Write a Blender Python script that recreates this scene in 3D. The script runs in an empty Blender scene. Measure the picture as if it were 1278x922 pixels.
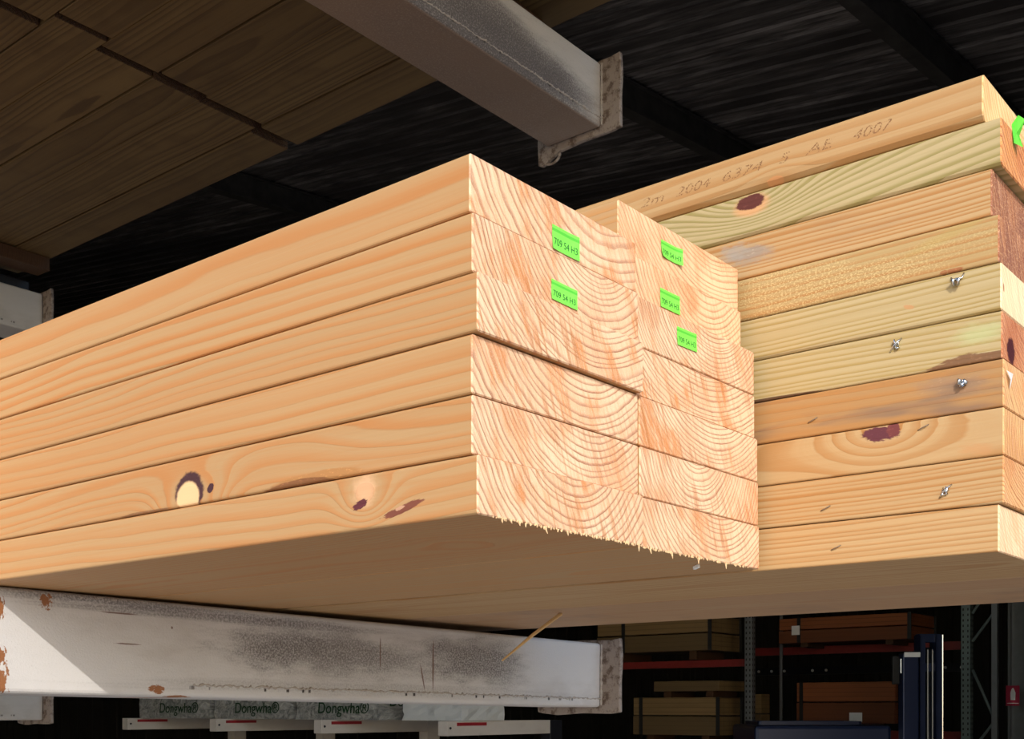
import bpy, bmesh, math, random
from mathutils import Vector, Matrix
random.seed(7)
C = bpy.context.scene.collection
# ------------------------------------------------------------------ frame of reference
F, CX, HY = 1475.0, 639.0, 884.0            # focal length in px, principal point
ZC = 1.60                                   # eye height
TH = math.radians(39.4)
FW = Vector((math.cos(TH), math.sin(TH), 0)); RT = Vector((math.sin(TH), -math.cos(TH), 0))
CAM = Vector((-0.669, -0.588, ZC))
Z0 = ZC + 0.146                             # underside of the two front stacks
T = 0.045; TL = 0.0459                      # board thickness, right and left stacks
def ray(px, py): return FW + RT*((px-CX)/F) + Vector((0, 0, (HY-py)/F))
def hitX(px, py, X): d = ray(px, py); return CAM + d*((X-CAM.x)/d.x)
def hitY(px, py, Y): d = ray(px, py); return CAM + d*((Y-CAM.y)/d.y)
def hitD(px, py, D): return CAM + ray(px, py)*D

# ------------------------------------------------------------------ object helpers
def tag(o, label=None, cat=None, group=None, kind=None):
    if label: o['label'] = label
    if cat: o['category'] = cat
    if group: o['group'] = group
    if kind: o['kind'] = kind
    return o
def link(name, me, mats=(), parent=None, loc=None, rot=None, smooth=False):
    for m in mats: me.materials.append(m)
    if smooth:
        for p in me.polygons: p.use_smooth = True
    o = bpy.data.objects.new(name, me); C.objects.link(o)
    if parent: o.parent = parent
    if loc is not None: o.location = loc
    if rot is not None: o.rotation_euler = rot
    return o
def empty(name, loc, label, cat, group=None):
    o = bpy.data.objects.new(name, None); C.objects.link(o); o.location = loc
    o.empty_display_size = .1
    return tag(o, label, cat, group)
def bm_box(bm, x0, x1, y0, y1, z0, z1, mi=0, M=None):
    v = [bm.verts.new(Vector(p)) for p in ((x0,y0,z0),(x1,y0,z0),(x1,y1,z0),(x0,y1,z0),(x0,y0,z1),(x1,y0,z1),(x1,y1,z1),(x0,y1,z1))]
    if M:
        for q in v: q.co = M @ q.co
    fs = []
    for f in ((0,3,2,1),(4,5,6,7),(0,1,5,4),(1,2,6,5),(2,3,7,6),(3,0,4,7)):
        fc = bm.faces.new([v[i] for i in f]); fc.material_index = mi; fs.append(fc)
    return v, fs
def finish(bm, name='m', bev=0, seg=2):
    if bev: bmesh.ops.bevel(bm, geom=bm.edges[:], offset=bev, segments=seg, affect='EDGES', profile=.5)
    bmesh.ops.recalc_face_normals(bm, faces=bm.faces[:])
    me = bpy.data.meshes.new(name); bm.to_mesh(me); bm.free(); return me
def box_obj(name, b, mat, parent=None, bev=0.0, loc=None):
    bm = bmesh.new(); bm_box(bm, *b); me = finish(bm, name, bev)
    return link(name, me, [mat], parent, loc)
def tube_mesh(bm, pts, rad, n=8, caps=True):
    """round bar through pts; rad number or list"""
    pts = [Vector(p) for p in pts]; rings = []
    for i, p in enumerate(pts):
        a = pts[max(i-1, 0)]; b = pts[min(i+1, len(pts)-1)]; t = (b-a).normalized()
        u = t.orthogonal().normalized() if i == 0 else (u - t*u.dot(t)).normalized()
        w = t.cross(u); r = rad[i] if isinstance(rad, (list, tuple)) else rad
        rings.append([bm.verts.new(p + (u*math.cos(2*math.pi*k/n) + w*math.sin(2*math.pi*k/n))*r) for k in range(n)])
    for a, b in zip(rings, rings[1:]):
        for k in range(n): bm.faces.new((a[k], a[(k+1)%n], b[(k+1)%n], b[k]))
    if caps: bm.faces.new(rings[0][::-1]); bm.faces.new(rings[-1])
def text_mesh(s, size, shear=0.0, extrude=0.0, space=1.0):
    cu = bpy.data.curves.new('t', 'FONT'); cu.body = s; cu.size = size; cu.shear = shear
    cu.extrude = extrude; cu.align_x = 'CENTER'; cu.align_y = 'CENTER'; cu.space_character = space
    ob = bpy.data.objects.new('t', cu); C.objects.link(ob)
    me = bpy.data.meshes.new_from_object(ob.evaluated_get(bpy.context.evaluated_depsgraph_get()))
    bpy.data.objects.remove(ob); bpy.data.curves.remove(cu); return me

# ------------------------------------------------------------------ node maths with operators
class S:
    def __init__(s, nt, v): s.nt = nt; s.v = v
    def _op(s, op, *o, clamp=False):
        n = s.nt.nodes.new('ShaderNodeMath'); n.operation = op; n.use_clamp = clamp
        for i, a in enumerate((s,)+o):
            a = a.v if isinstance(a, S) else a
            if isinstance(a, (int, float)): n.inputs[i].default_value = a
            else: s.nt.links.new(a, n.inputs[i])
        return S(s.nt, n.outputs[0])
    def __add__(s, o): return s._op('ADD', o)
    __radd__ = __add__
    def __sub__(s, o): return s._op('SUBTRACT', o)
    def __rsub__(s, o): return s._op('MULTIPLY', -1)._op('ADD', o)
    def __mul__(s, o): return s._op('MULTIPLY', o)
    __rmul__ = __mul__
    def __truediv__(s, o): return s._op('DIVIDE', o)
    def __pow__(s, o): return s._op('POWER', o)
    def sqrt(s): return s._op('SQRT')
    def fract(s): return s._op('FRACT')
    def sin(s): return s._op('SINE')
    def abs(s): return s._op('ABSOLUTE')
    def exp(s): return s._op('EXPONENT')
    def max(s, o): return s._op('MAXIMUM', o)
    def min(s, o): return s._op('MINIMUM', o)
    def clamp(s): return s._op('ADD', 0.0, clamp=True)
def sstep(x, a, b):
    n = x.nt.nodes.new('ShaderNodeMapRange'); n.interpolation_type = 'SMOOTHSTEP'
    x.nt.links.new(x.v, n.inputs['Value']); n.inputs['From Min'].default_value = a; n.inputs['From Max'].default_value = b
    if a > b:
        n.inputs['From Min'].default_value = b; n.inputs['From Max'].default_value = a
        n.inputs['To Min'].default_value = 1; n.inputs['To Max'].default_value = 0
    return S(x.nt, n.outputs[0])
class Mat:
    def __init__(s, name):
        s.m = bpy.data.materials.new(name); s.m.use_nodes = True; s.nt = s.m.node_tree
        s.b = s.nt.nodes['Principled BSDF']
        t = s.nt.nodes.new('ShaderNodeTexCoord'); sp = s.nt.nodes.new('ShaderNodeSeparateXYZ')
        s.nt.links.new(t.outputs['Object'], sp.inputs[0])
        s.x, s.y, s.z = [S(s.nt, sp.outputs[i]) for i in range(3)]
    def vec(s, x, y, z):
        n = s.nt.nodes.new('ShaderNodeCombineXYZ')
        for i, a in enumerate((x, y, z)):
            a = a.v if isinstance(a, S) else a
            if isinstance(a, (int, float)): n.inputs[i].default_value = a
            else: s.nt.links.new(a, n.inputs[i])
        return n.outputs[0]
    def noise(s, x, y, z, scale=1, detail=2, rough=.5, dist=0):
        n = s.nt.nodes.new('ShaderNodeTexNoise'); s.nt.links.new(s.vec(x, y, z), n.inputs['Vector'])
        n.inputs['Scale'].default_value = scale; n.inputs['Detail'].default_value = detail
        n.inputs['Roughness'].default_value = rough; n.inputs['Distortion'].default_value = dist
        return S(s.nt, n.outputs[0])
    def voro(s, x, y, z, scale=1):
        n = s.nt.nodes.new('ShaderNodeTexVoronoi'); s.nt.links.new(s.vec(x, y, z), n.inputs['Vector'])
        n.inputs['Scale'].default_value = scale; return S(s.nt, n.outputs[0])
    def col(s, c):
        n = s.nt.nodes.new('ShaderNodeRGB'); n.outputs[0].default_value = (*c, 1); return n.outputs[0]
    def mix(s, a, b, f, mode='MIX'):
        n = s.nt.nodes.new('ShaderNodeMix'); n.data_type = 'RGBA'; n.blend_type = mode; n.clamp_factor = True
        for sock, v in ((n.inputs[6], a), (n.inputs[7], b)):
            if isinstance(v, tuple): sock.default_value = (*v, 1)
            else: s.nt.links.new(v, sock)
        if isinstance(f, S): s.nt.links.new(f.v, n.inputs[0])
        else: n.inputs[0].default_value = f
        return n.outputs[2]
    def out(s, color, rough=.6, bump=None, bs=.2, bd=.001, metal=0, spec=.5):
        if isinstance(color, tuple): s.b.inputs['Base Color'].default_value = (*color, 1)
        else: s.nt.links.new(color, s.b.inputs['Base Color'])
        if isinstance(rough, S): s.nt.links.new(rough.v, s.b.inputs['Roughness'])
        else: s.b.inputs['Roughness'].default_value = rough
        s.b.inputs['Metallic'].default_value = metal; s.b.inputs['Specular IOR Level'].default_value = spec
        if bump is not None:
            n = s.nt.nodes.new('ShaderNodeBump'); n.inputs['Strength'].default_value = bs; n.inputs['Distance'].default_value = bd
            s.nt.links.new(bump.v, n.inputs['Height']); s.nt.links.new(n.outputs[0], s.b.inputs['Normal'])
        return s.m
def blob(M, u, v, cu, cv, ru, rv, rot=0.0, jit=.35, js=60.0, seed=0.0):
    """0 at centre, 1 at the rim of a wobbly ellipse on coordinates u, v"""
    a = (u-cu); b = (v-cv)
    if rot:
        c, s_ = math.cos(rot), math.sin(rot); a, b = a*c + b*s_, b*c - a*s_
    d = ((a/ru)*(a/ru) + (b/rv)*(b/rv)).sqrt()
    if jit: d = d + (M.noise(a/ru, b/rv, seed+cu*31, 1.6, 5, .68)-.5)*jit*2.2
    return d
def rings(M, P):
    """distance from the pith, in ring spacings, with drift along the length and knot bulges"""
    sd = P['seed']
    x, y, z = M.x, M.y, M.z
    px = x - P['pith'][0] + (M.noise(y, sd, 1.3, 1.1, 2)-.5)*P.get('drift', .03)
    pz = z - P['pith'][1] + (M.noise(y, sd, 5.3, 1.3, 2)-.5)*P.get('drift', .03)
    r = (px*px + pz*pz).sqrt()
    r = r + (M.noise(x*8, y*2.2, z*8, 1, 3, .5)-.5)*P.get('warp', .008)
    for (ky, kz, ry, rz, amp) in P.get('bulge', []):
        a = (y-ky)/ry; b = (z-kz)/rz
        r = r + ((a*a+b*b)*-1.0).exp()*amp
    k = r/P['sp']
    k = k + (M.noise(k*.37, sd, 0, 1, 1)-.5)*2.0 + (M.noise(x*70, y*3, z*70, 1, 2)-.5)*.35
    return k
def wood_side(name, P):
    M = Mat(name); k = rings(M, P); f = k.fract()
    late = sstep(f, .30, .90)*sstep(f, 1.0, .92)
    late = late*(M.noise(k*.9, P['seed'], M.y*1.5, 1, 2)*1.5+.15)
    wide = M.noise(k*.33, P['seed']+2, M.y*.8, 1, 2)
    sc_ = lambda c: (c[0]*.61, c[1]*.63, c[2]*.68)
    base = M.mix(sc_(P['base']), sc_(P['base2']), M.noise(M.x*4, M.y*1.6, M.z*22+P['seed'], 1, 2))
    fib = M.noise(M.x*260, M.y*7, M.z*260, 1, 2)
    fine = M.noise(k*6.5, M.y*1.3, P['seed'], 1, 3, .6)
    base = M.mix(base, P['dark'], sstep(wide, .45, .75)*.28)
    stk = M.noise(M.x*95, M.y*1.8, M.z*150+P['seed'], 1, 3, .6)
    base = M.mix(base, P['dark'], ((stk-.5)*1.6).clamp())
    col = M.mix(base, P['dark'], (late*P.get('con', .75)*1.12).clamp())
    col = M.mix(col, P['dark'], ((fine-.50)*1.7*P.get('fine', .5)).clamp())
    col = M.mix(col, tuple(c*.55 for c in P['base']), ((fib-.55)*.8).clamp())
    for (cy, cz, ry, rz, rot, c, a, jit, soft) in P.get('marks', []):
        d = blob(M, M.y, M.z, cy, cz, ry, rz, rot, jit, 45, P['seed'])
        cc = M.mix(c, tuple(min(1, q*1.9+.012) for q in c), sstep(M.noise(M.x, M.y*160, M.z*420, 1, 3, .6), .55, .75)*(.55 if sum(c) < .8 else 0.0))
        col = M.mix(col, cc, sstep(d, 1.0+soft*.3, 1.0-soft)*a)
    if P.get('speck'):
        sp = sstep(M.noise(M.x*260, M.y*420, M.z*700, 1, 2), .50, .60)*sstep(M.noise(M.x*12, M.y*7, M.z*30, 1, 2), .42, .60)
        col = M.mix(col, (.66, .51, .24), sp*P['speck'])
    if P.get('dirt'):
        dm = sstep(M.noise(M.x*8, M.y*6+P['seed'], M.z*40, 1, 3, .6), .5, .72)
        col = M.mix(col, P.get('dirtc', (.16, .11, .09)), dm*P['dirt'])
    return M.out(col, .55, fib*.5 + late*.5, .35, .0012, spec=.3)
def wood_end(name, P):
    M = Mat(name); k = rings(M, P); f = k.fract()
    E = P['end']; sd = P['seed']
    line = sstep(f, .50, .90)*sstep(f, 1.0, .95)
    line = line*(M.noise(k*.8, sd, 0, 1, 2)*1.3+.2)*(M.noise(M.x*60, sd, M.z*60, 1, 3, .6)*1.3+.35)
    u = M.x*.91 + M.z*.42; v = M.x*.42 - M.z*.91
    st = M.noise(u*230, v*20, sd, 1, 4, .65, .4)
    st2 = M.noise((M.x*.93+M.z*.36)*210, (M.x*.36-M.z*.93)*11, sd+9, 1, 3, .6)
    reg = sstep(M.noise(M.x*9, sd+20, M.z*12, 1, 2), .46, .60)
    big = M.noise(M.x*15, sd, M.z*18, 1, 3)
    blotch = sstep(M.noise(u*42, v*9, sd+3, 1, 4, .65), .47, .58)*sstep(big, .40, .54)
    saw = sstep((((M.x*.86 + M.z*.50)*900 + M.noise(M.x, M.z, sd, 30, 2)*9).sin()), .1, 1)
    grit = M.noise(M.x*900, M.y*10, M.z*900, 1, 2)
    base = M.mix(E['base'], E['base2'], sstep(big, .3, .7))
    col = M.mix(base, E['streak'], (sstep(st, .47, .66)*E.get('sc', .5)).clamp())
    col = M.mix(col, E['line'], (line*E.get('lc', .8)*1.15).clamp())
    col = M.mix(col, E['blot'], (blotch*E.get('bc', .85)*(sstep(st, .35, .6)*.75+.25)).clamp())
    col = M.mix(col, tuple(q*.75 for q in E['blot']), sstep(st2, .52, .64)*reg*E.get('bc', .85)*.8)
    col = M.mix(col, E['line'], saw*E.get('saw', .30)*sstep(M.noise(M.x*11, sd+5, M.z*14, 1, 2), .45, .6))
    col = M.mix(col, (1, .88, .74), (grit-.5)*.9)
    if E.get('rough'):
        sp = sstep(M.noise(M.x*300, 0, M.z*300, 1, 3, .7), .50, .68)
        col = M.mix(col, (.72, .42, .22), sp*E['rough'])
    for (cx, cz, rx, rz, rot, c, a) in E.get('marks', []):
        col = M.mix(col, c, sstep(blob(M, M.x, M.z, cx, cz, rx, rz, rot, .5, 90, sd), 1.1, .8)*a)
    return M.out(col, .8, grit*.4 + st*.6 + line*.3, .6, .0012, spec=.15)

def simple(name, c, rough=.6, metal=0, spec=.5, nz=0.0, sc=20, c2=None):
    M = Mat(name)
    col = M.mix(c, c2 or tuple(q*.5 for q in c), M.noise(M.x, M.y, M.z, sc, 4, .6)) if (nz or c2) else c
    return M.out(col, rough, metal=metal, spec=spec)

# ------------------------------------------------------------------ boards
def board_mesh(w, L, t, r, rb, end_jag=0.0, rt=None):
    """profile in x/z extruded along y; r: radius of the top arrises, rb: bottom arrises"""
    rt = r if rt is None else rt
    prof = []
    def arc(cx, cz, rad, a0):
        for i in range(4):
            a = a0 + i*math.pi/6; prof.append((cx+rad*math.cos(a), cz+rad*math.sin(a)))
    arc(rb, rb, rb, math.pi); arc(w-rb, rb, rb, 1.5*math.pi); arc(w-rt, t-rt, rt, 0); arc(rt, t-rt, rt, .5*math.pi)
    bm = bmesh.new(); ys = [0, .0012, .35*L, .7*L, L]
    R = []
    for i, y in enumerate(ys):
        ins = .0010 if i == 0 else 0
        R.append([bm.verts.new((min(max(x, ins), w-ins), y, min(max(z, ins), t-ins))) for x, z in prof])
    n = len(prof)
    for a, b in zip(R, R[1:]):
        for k_ in range(n):
            f = bm.faces.new((a[k_], b[k_], b[(k_+1)%n], a[(k_+1)%n])); f.material_index = 1 if a is R[0] else 0
    f = bm.faces.new(R[0]); f.material_index = 1
    f = bm.faces.new(R[-1][::-1]); f.material_index = 1
    return finish(bm, 'timber_board')

GOLD = dict(base=(.80, .475, .205), base2=(.72, .385, .145), dark=(.47, .19, .055))
END0 = dict(base=(.82, .58, .375), base2=(.77, .46, .27), line=(.40, .18, .10), streak=(.70, .36, .20), blot=(.62, .24, .08))
def P_(seed, **k):
    p = dict(seed=seed*3.7, pith=(.13, .12), sp=.0052, **GOLD); p['end'] = dict(END0)
    e = k.pop('end', None)
    if e: p['end'].update(e)
    p.update(k); return p

def left_yz(px, py): p = hitX(px, py, 0.0); return p.y, p.z - Z0
def right_yz(px, py): p = hitX(px, py, .469); return p.y, p.z - Z0
def mk(fn, px, py, row, y0, ry, rz, rot, c, a=1.0, jit=.35, soft=.15):
    y, z = fn(px, py); return (y-y0, z-row*(TL if fn is left_yz else T), ry, rz, rot, c, a, jit, soft)

L_LONG = 3.05
BOARDS = {}
LAB = {}
# left stack, near column: row 0 is the lowest.  (x offset, y offset)
A_off = [(.0000, -.0052), (.0005, .0006), (.0002, .0006), (.0000, -.0052), (.0006, .0004), (.0012, .0035)]
W_A, W_B = .2265, .2252
KN = (.10, .025, .030); PALE = (.80, .50, .25)
kA1y, kA1z = left_yz(236, 612)
k0y, k0z = left_yz(455, 628)
def spec_A(i):
    P = P_(i+1)
    P['pith'] = [(.125, .10), (.15, .115), (.14, .125), (.15, .15), (.16, .10), (.17, .13)][i]
    P['sp'] = [.0062, .0055, .0066, .0056, .0052, .0080][i]
    P['con'] = [.62, .75, .70, .75, .95, .70][i]; P['warp'] = [.012, .008, .010, .014, .008, .016][i]
    kk = [1, .97, 1.02, .93, 1, 1.0][i]; P['base'] = tuple(c*kk for c in P['base'])
    if i == 1:   # second from the bottom: big knot and a bark pocket along the lower edge
        P['bulge'] = [(kA1y-A_off[1][1], -.004, .055, .030, -.030), (kA1y-.15, .045, .13, .03, .010)]
        P['marks'] = [mk(left_yz, 236, 613, 1, A_off[1][1], .023, .0190, 0, (.060, .018, .020), 1, .25),
                      mk(left_yz, 234, 620, 1, A_off[1][1], .0185, .0155, 0, PALE, 1, .12),
                      mk(left_yz, 262, 609, 1, A_off[1][1], .0055, .0042, -.6, (.055, .015, .02), 1, .4),
                      (left_yz(392, 590)[0]-A_off[1][1], .0005, .062, .0095, -.02, (.42, .19, .06), .95, .25, .15),
                      (left_yz(372, 600)[0]-A_off[1][1], .000, .048, .0055, 0, (.20, .075, .025), .9, .35, .15),
                      mk(left_yz, 180, 640, 1, A_off[1][1], .045, .0022, 0, (.22, .09, .035), .7, .5)]
    if i == 0:
        P['bulge'] = [(k0y-A_off[0][1], k0z+.002, .030, .020, -.018)]
        P['marks'] = [mk(left_yz, 455, 611, 0, A_off[0][1], .016, .015, 0, (.80, .47, .27), .55, .4, .6),
                      mk(left_yz, 449, 630, 0, A_off[0][1], .0095, .0034, -.3, (.11, .022, .025), 1, .6),
                      mk(left_yz, 503, 635, 0, A_off[0][1], .023, .0036, -.22, (.19, .055, .03), 1, .7),
                      mk(left_yz, 499, 634, 0, A_off[0][1], .0055, .0015, -.22, (.60, .33, .20), .8, .7)]
    E = P['end']
    E['bc'] = [.85, .55, .75, .9, .85, .8][i]
    return P
A_lab = ['bottom golden pine board of the near column, bark streaks low on its side',
         'golden pine board with a large dark-ringed knot and brown wane, near column of left stack',
         'plain golden pine board directly above the one with the big ringed knot',
         'golden pine board mid-stack in the near column, its untagged end overhanging a dark seam',
         'golden pine board second from top of the near column, lime tag centred on its end',
         'topmost golden pine board of the near column, lime tag on its end']
GA = 'pine boards stacked in the near column'
for i in range(6):
    ox, oy = A_off[i]; P = spec_A(i)
    me = board_mesh(W_A, L_LONG, TL-.0008, .0026, .0026)
    o = link('timber_board', me, [wood_side('pine_side_a%d' % i, P), wood_end('pine_end_a%d' % i, P)], loc=(ox, oy, Z0+i*TL))
    tag(o, A_lab[i], 'board', GA); BOARDS['A', i] = o
# left stack, second column of seven boards
B_x = [.2295, .2290, .2292, .2285, .2284, .2285, .2286]
B_y = [-.0010, .0000, .0008, .0040, .0045, .0200, .0235]
B_lab = ['bottom pine board of the second column, splintered lower edge and tight against the right stack',
         'pine board second from bottom of the second column, small crooked curl in its end grain',
         'pine board third from bottom of the second column, wide pale cup-shaped rings on its end',
         'pine board in the middle of the second column, right below the long dark seam',
         'pine board of the second column with the lowest lime tag, right above the dark seam',
         'pine board second from top of the second column, one lime tag near its left corner',
         'topmost pine board of the second column, rising above the near column, curled lime tag']
for i in range(7):
    P = P_(20+i, base=(.80, .49, .22), base2=(.74, .42, .17), dark=(.5, .24, .08))
    P['pith'] = [(.14, .12), (.10, .075), (.13, .14), (.12, .19), (.14, .11), (.15, .10), (.17, .16)][i]
    P['sp'] = [.0052, .0048, .0048, .0048, .0040, .0055, .0052][i]
    P['warp'] = .009 if i != 1 else .02
    E = P['end']; E['bc'] = [.8, .6, .9, .95, .6, .5, .35][i]
    if i >= 5: E.update(base=(.88, .58, .35), base2=(.82, .48, .27), line=(.5, .24, .12))
    me = board_mesh(W_B, L_LONG, TL-.0008, .0026, .0026)
    o = link('timber_board', me, [wood_side('pine_side_b%d' % i, P), wood_end('pine_end_b%d' % i, P)], loc=(B_x[i], B_y[i], Z0+i*TL))
    tag(o, B_lab[i], 'board', 'pine boards stacked in the second column'); BOARDS['B', i] = o

# right stack: ten boards, row 0 is the lowest
cornr = [1247, 1253, 1253, 1253, 1251, 1250, 1247, 1238, 1250, 1227]
C_x = [.4690, .4685, .4690, .4690, .4700, .4690, .4685, .4700, .4690, .4665]
def c_yoff(i):
    p = hitX(cornr[i], 690 - i*59.7 - 25, C_x[i]); return p.y
C_y = [c_yoff(i) for i in range(10)]
TAN = dict(base=(.84, .55, .26), base2=(.76, .46, .19), dark=(.40, .19, .06))
GRN = dict(base=(.80, .60, .30), base2=(.74, .55, .26), dark=(.36, .25, .085))
def spec_C(i):
    k = dict(TAN)
    if i in (8, 5, 4): k = dict(GRN)
    P = P_(40+i, **k)
    P['pith'] = [(.10, .16), (.09, .15), (.12, .03), (.13, .12), (.11, .17), (.13, .16), (.10, .14), (.09, .16), (.12, .15), (.12, .10)][i]
    P['sp'] = [.0044, .0040, .0058, .0060, .0046, .0042, .0050, .0042, .0060, .0070][i]
    P['con'] = [.7, .9, .85, .9, 1.0, 1.0, .8, 1.1, 1.1, .6][i]
    P['fine'] = [.5, .5, .5, .9, .5, .5, .9, .8, .25, .4][i]
    y0 = C_y[i]
    m = lambda px, py, *a, **kk: mk(right_yz, px, py, i, y0, *a, **kk)
    gy = lambda px, py: right_yz(px, py)
    if i == 9:
        P['marks'] = [m(968, 226, .010, .0045, 0, (.55, .24, .09), .8)]
        P['bulge'] = [(gy(968, 226)[0]-y0, 0, .03, .02, .008)]
    if i == 8:
        a = gy(940, 254)
        P['bulge'] = [(a[0]-y0, .052, .055, .034, -.030), (a[0]+.01-y0, .045, .20, .09, -.030)]; P['dark'] = (.30, .24, .085)
        P['marks'] = [m(938, 256, .023, .0125, 0, (.66, .33, .15), .8, .2, .4), m(937, 252, .017, .0085, 0, (.11, .028, .020), 1, .4)]
    if i == 7:
        P['marks'] = [m(935, 318, .030, .010, .1, (.30, .25, .21), .75, .9, .6), m(915, 315, .02, .010, .1, (.36, .31, .26), .7, .9, .6)]
        P['dirt'] = .15
    if i == 6:
        P.update(base=(.76, .55, .24), base2=(.68, .42, .16)); P['speck'] = .6
        P['marks'] = [m(1192, 337, .008, .0022, 0, (.32, .11, .04), .85, .5), m(1178, 340, .004, .002, 0, (.32, .11, .04), .8, .5),
                      m(1180, 295, .05, .006, -.25, (.42, .30, .10), .5, .8, .7)]
    if i == 5:
        P['marks'] = [m(1134, 383, .006, .0022, .3, (.5, .26, .11), .8, .5)]
    if i == 4:
        P['marks'] = [(gy(1228, 441)[0]-y0, .001, .052, .0085, 0, (.17, .075, .035), .9, .7, .15), (gy(950, 492)[0]-y0, 0, .075, .0032, 0, (.08, .03, .015), .9, .5, .15),
                      m(1225, 415, .03, .011, 0, (.46, .50, .24), .6, .7, .8)]
    if i == 3:
        P.update(base=(.74, .42, .16), base2=(.58, .31, .12)); P['dirt'] = .6
        P['marks'] = [m(1190, 480, .045, .011, .1, (.30, .19, .12), .6, 1.0, .8)]
    if i == 2:
        a = gy(1100, 540)
        P['bulge'] = [(a[0]-y0, .045, .050, .028, -.028)]
        P['marks'] = [m(1098, 541, .021, .0075, .10, (.115, .030, .040), 1, .55), m(1115, 536, .007, .0075, 0, (.16, .04, .04), 1, .5),
                      m(1220, 560, .02, .006, .1, (.52, .25, .10), .5, .9, .7)]
    if i == 0: P.update(base=(.86, .56, .26), base2=(.80, .48, .20))
    E = P['end']
    styles = {9: dict(base=(.86, .60, .30), base2=(.80, .50, .22), line=(.6, .33, .12), bc=.2, sc=.2),
              8: dict(base=(.70, .30, .10), base2=(.60, .22, .07), line=(.36, .10, .03), blot=(.5, .14, .04), bc=.6),
              7: dict(base=(.33, .125, .06), base2=(.24, .08, .045), line=(.16, .05, .03), rough=.6, bc=.3, lc=.3),
              6: dict(base=(.32, .12, .06), base2=(.24, .08, .045), line=(.16, .05, .03), rough=.6, bc=.3, lc=.3),
              5: dict(base=(.92, .72, .46), base2=(.88, .66, .40), line=(.7, .42, .22), bc=.15, sc=.3, lc=.4,
                      marks=[(.006, .022, .0018, .0045, .3, (.35, .12, .05), .9)]),
              4: dict(base=(.62, .28, .12), base2=(.52, .20, .09), line=(.34, .10, .05), blot=(.4, .1, .03), bc=.6,
                      marks=[(.026, .012, .012, .013, 0, (.07, .015, .018), 1)]),
              3: dict(base=(.78, .48, .22), base2=(.70, .38, .16), line=(.45, .2, .08), bc=.5),
              2: dict(base=(.76, .44, .19), base2=(.66, .34, .13), line=(.42, .16, .05), bc=.6),
              1: dict(base=(.76, .42, .18), base2=(.62, .30, .12), line=(.40, .15, .05), bc=.7),
              0: dict(base=(.90, .66, .42), base2=(.86, .58, .34), line=(.6, .34, .18), bc=.3, lc=.5)}
    E.update(styles[i]); return P
C_lab = ['lowest board of the right stack, plain pale tan, its underside in shade above the racking',
         'tan board second from bottom of the right stack, bright staple near its end',
         'board of the right stack with a dark bark-filled knot on its upper edge',
         'dirty brown stained board of the right stack with a large shiny bent staple',
         'greenish board of the right stack with a dark ragged strip on its lower right edge',
         'pale greenish board of the right stack carrying a dark bent staple like a bow',
         'speckled rough yellowish board of the right stack, above the one with the bow-shaped staple',
         'board of the right stack with a grey smudge at its left, rough dark brown end',
         'board with bold swirling green grain around a dark knot hole, second from the top',
         'topmost board of the right stack, rounded edges and faint printed numbers']
for i in range(10):
    P = spec_C(i)
    rb = .011 if i == 9 else (.006 if i == 8 else (.002 if i != 5 else .004))
    rt = .005 if i == 9 else .002
    me = board_mesh(.236, 2.9, T-.0007, .002, rb, rt=rt)
    o = link('timber_board', me, [wood_side('pine_side_c%d' % i, P), wood_end('pine_end_c%d' % i, P)], loc=(C_x[i], C_y[i], Z0+i*T))
    tag(o, C_lab[i], 'board', 'boards of the tall right stack'); BOARDS['C', i] = o
P = P_(60, base=(.78, .50, .26), base2=(.68, .40, .19), dark=(.4, .2, .09)); P['dirt'] = .35
me = board_mesh(.318, 3.0, T-.0004, .002, .002)
o = link('timber_board', me, [wood_side('pine_side_d', P), wood_end('pine_end_d', P)], loc=(.709, -.225, Z0))
tag(o, 'wide board behind the right stack, seen only from below', 'board')

# splintered fringe on the lower end edge of the two lowest left boards
SPL = simple('splinter_wood', (.85, .58, .32), .8)
def fringe(board, w, y, n, a, b):
    bm = bmesh.new()
    for k in range(n):
        x = random.uniform(a, b)*w; l = random.uniform(.0002, .0022)*(3.0 if random.random() < .06 else 1)
        p0 = Vector((x, .0012, .0025)); p1 = p0 + Vector((random.uniform(-.8, .8)*l, -.0006-random.uniform(0, .0010), -l-.0020))
        tube_mesh(bm, [p0, (p0+p1)/2 + Vector((random.uniform(-.0006, .0006), 0, 0)), p1], [.0012, .0008, .0002], 4)
    o = link('splinters', finish(bm), [SPL], board); tag(o, 'ragged pale splinters hanging from the saw cut', kind='stuff')
fringe(BOARDS['A', 0], W_A, 0, 150, .08, .99)
fringe(BOARDS['B', 0], W_B, 0, 100, .02, .9)

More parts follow.
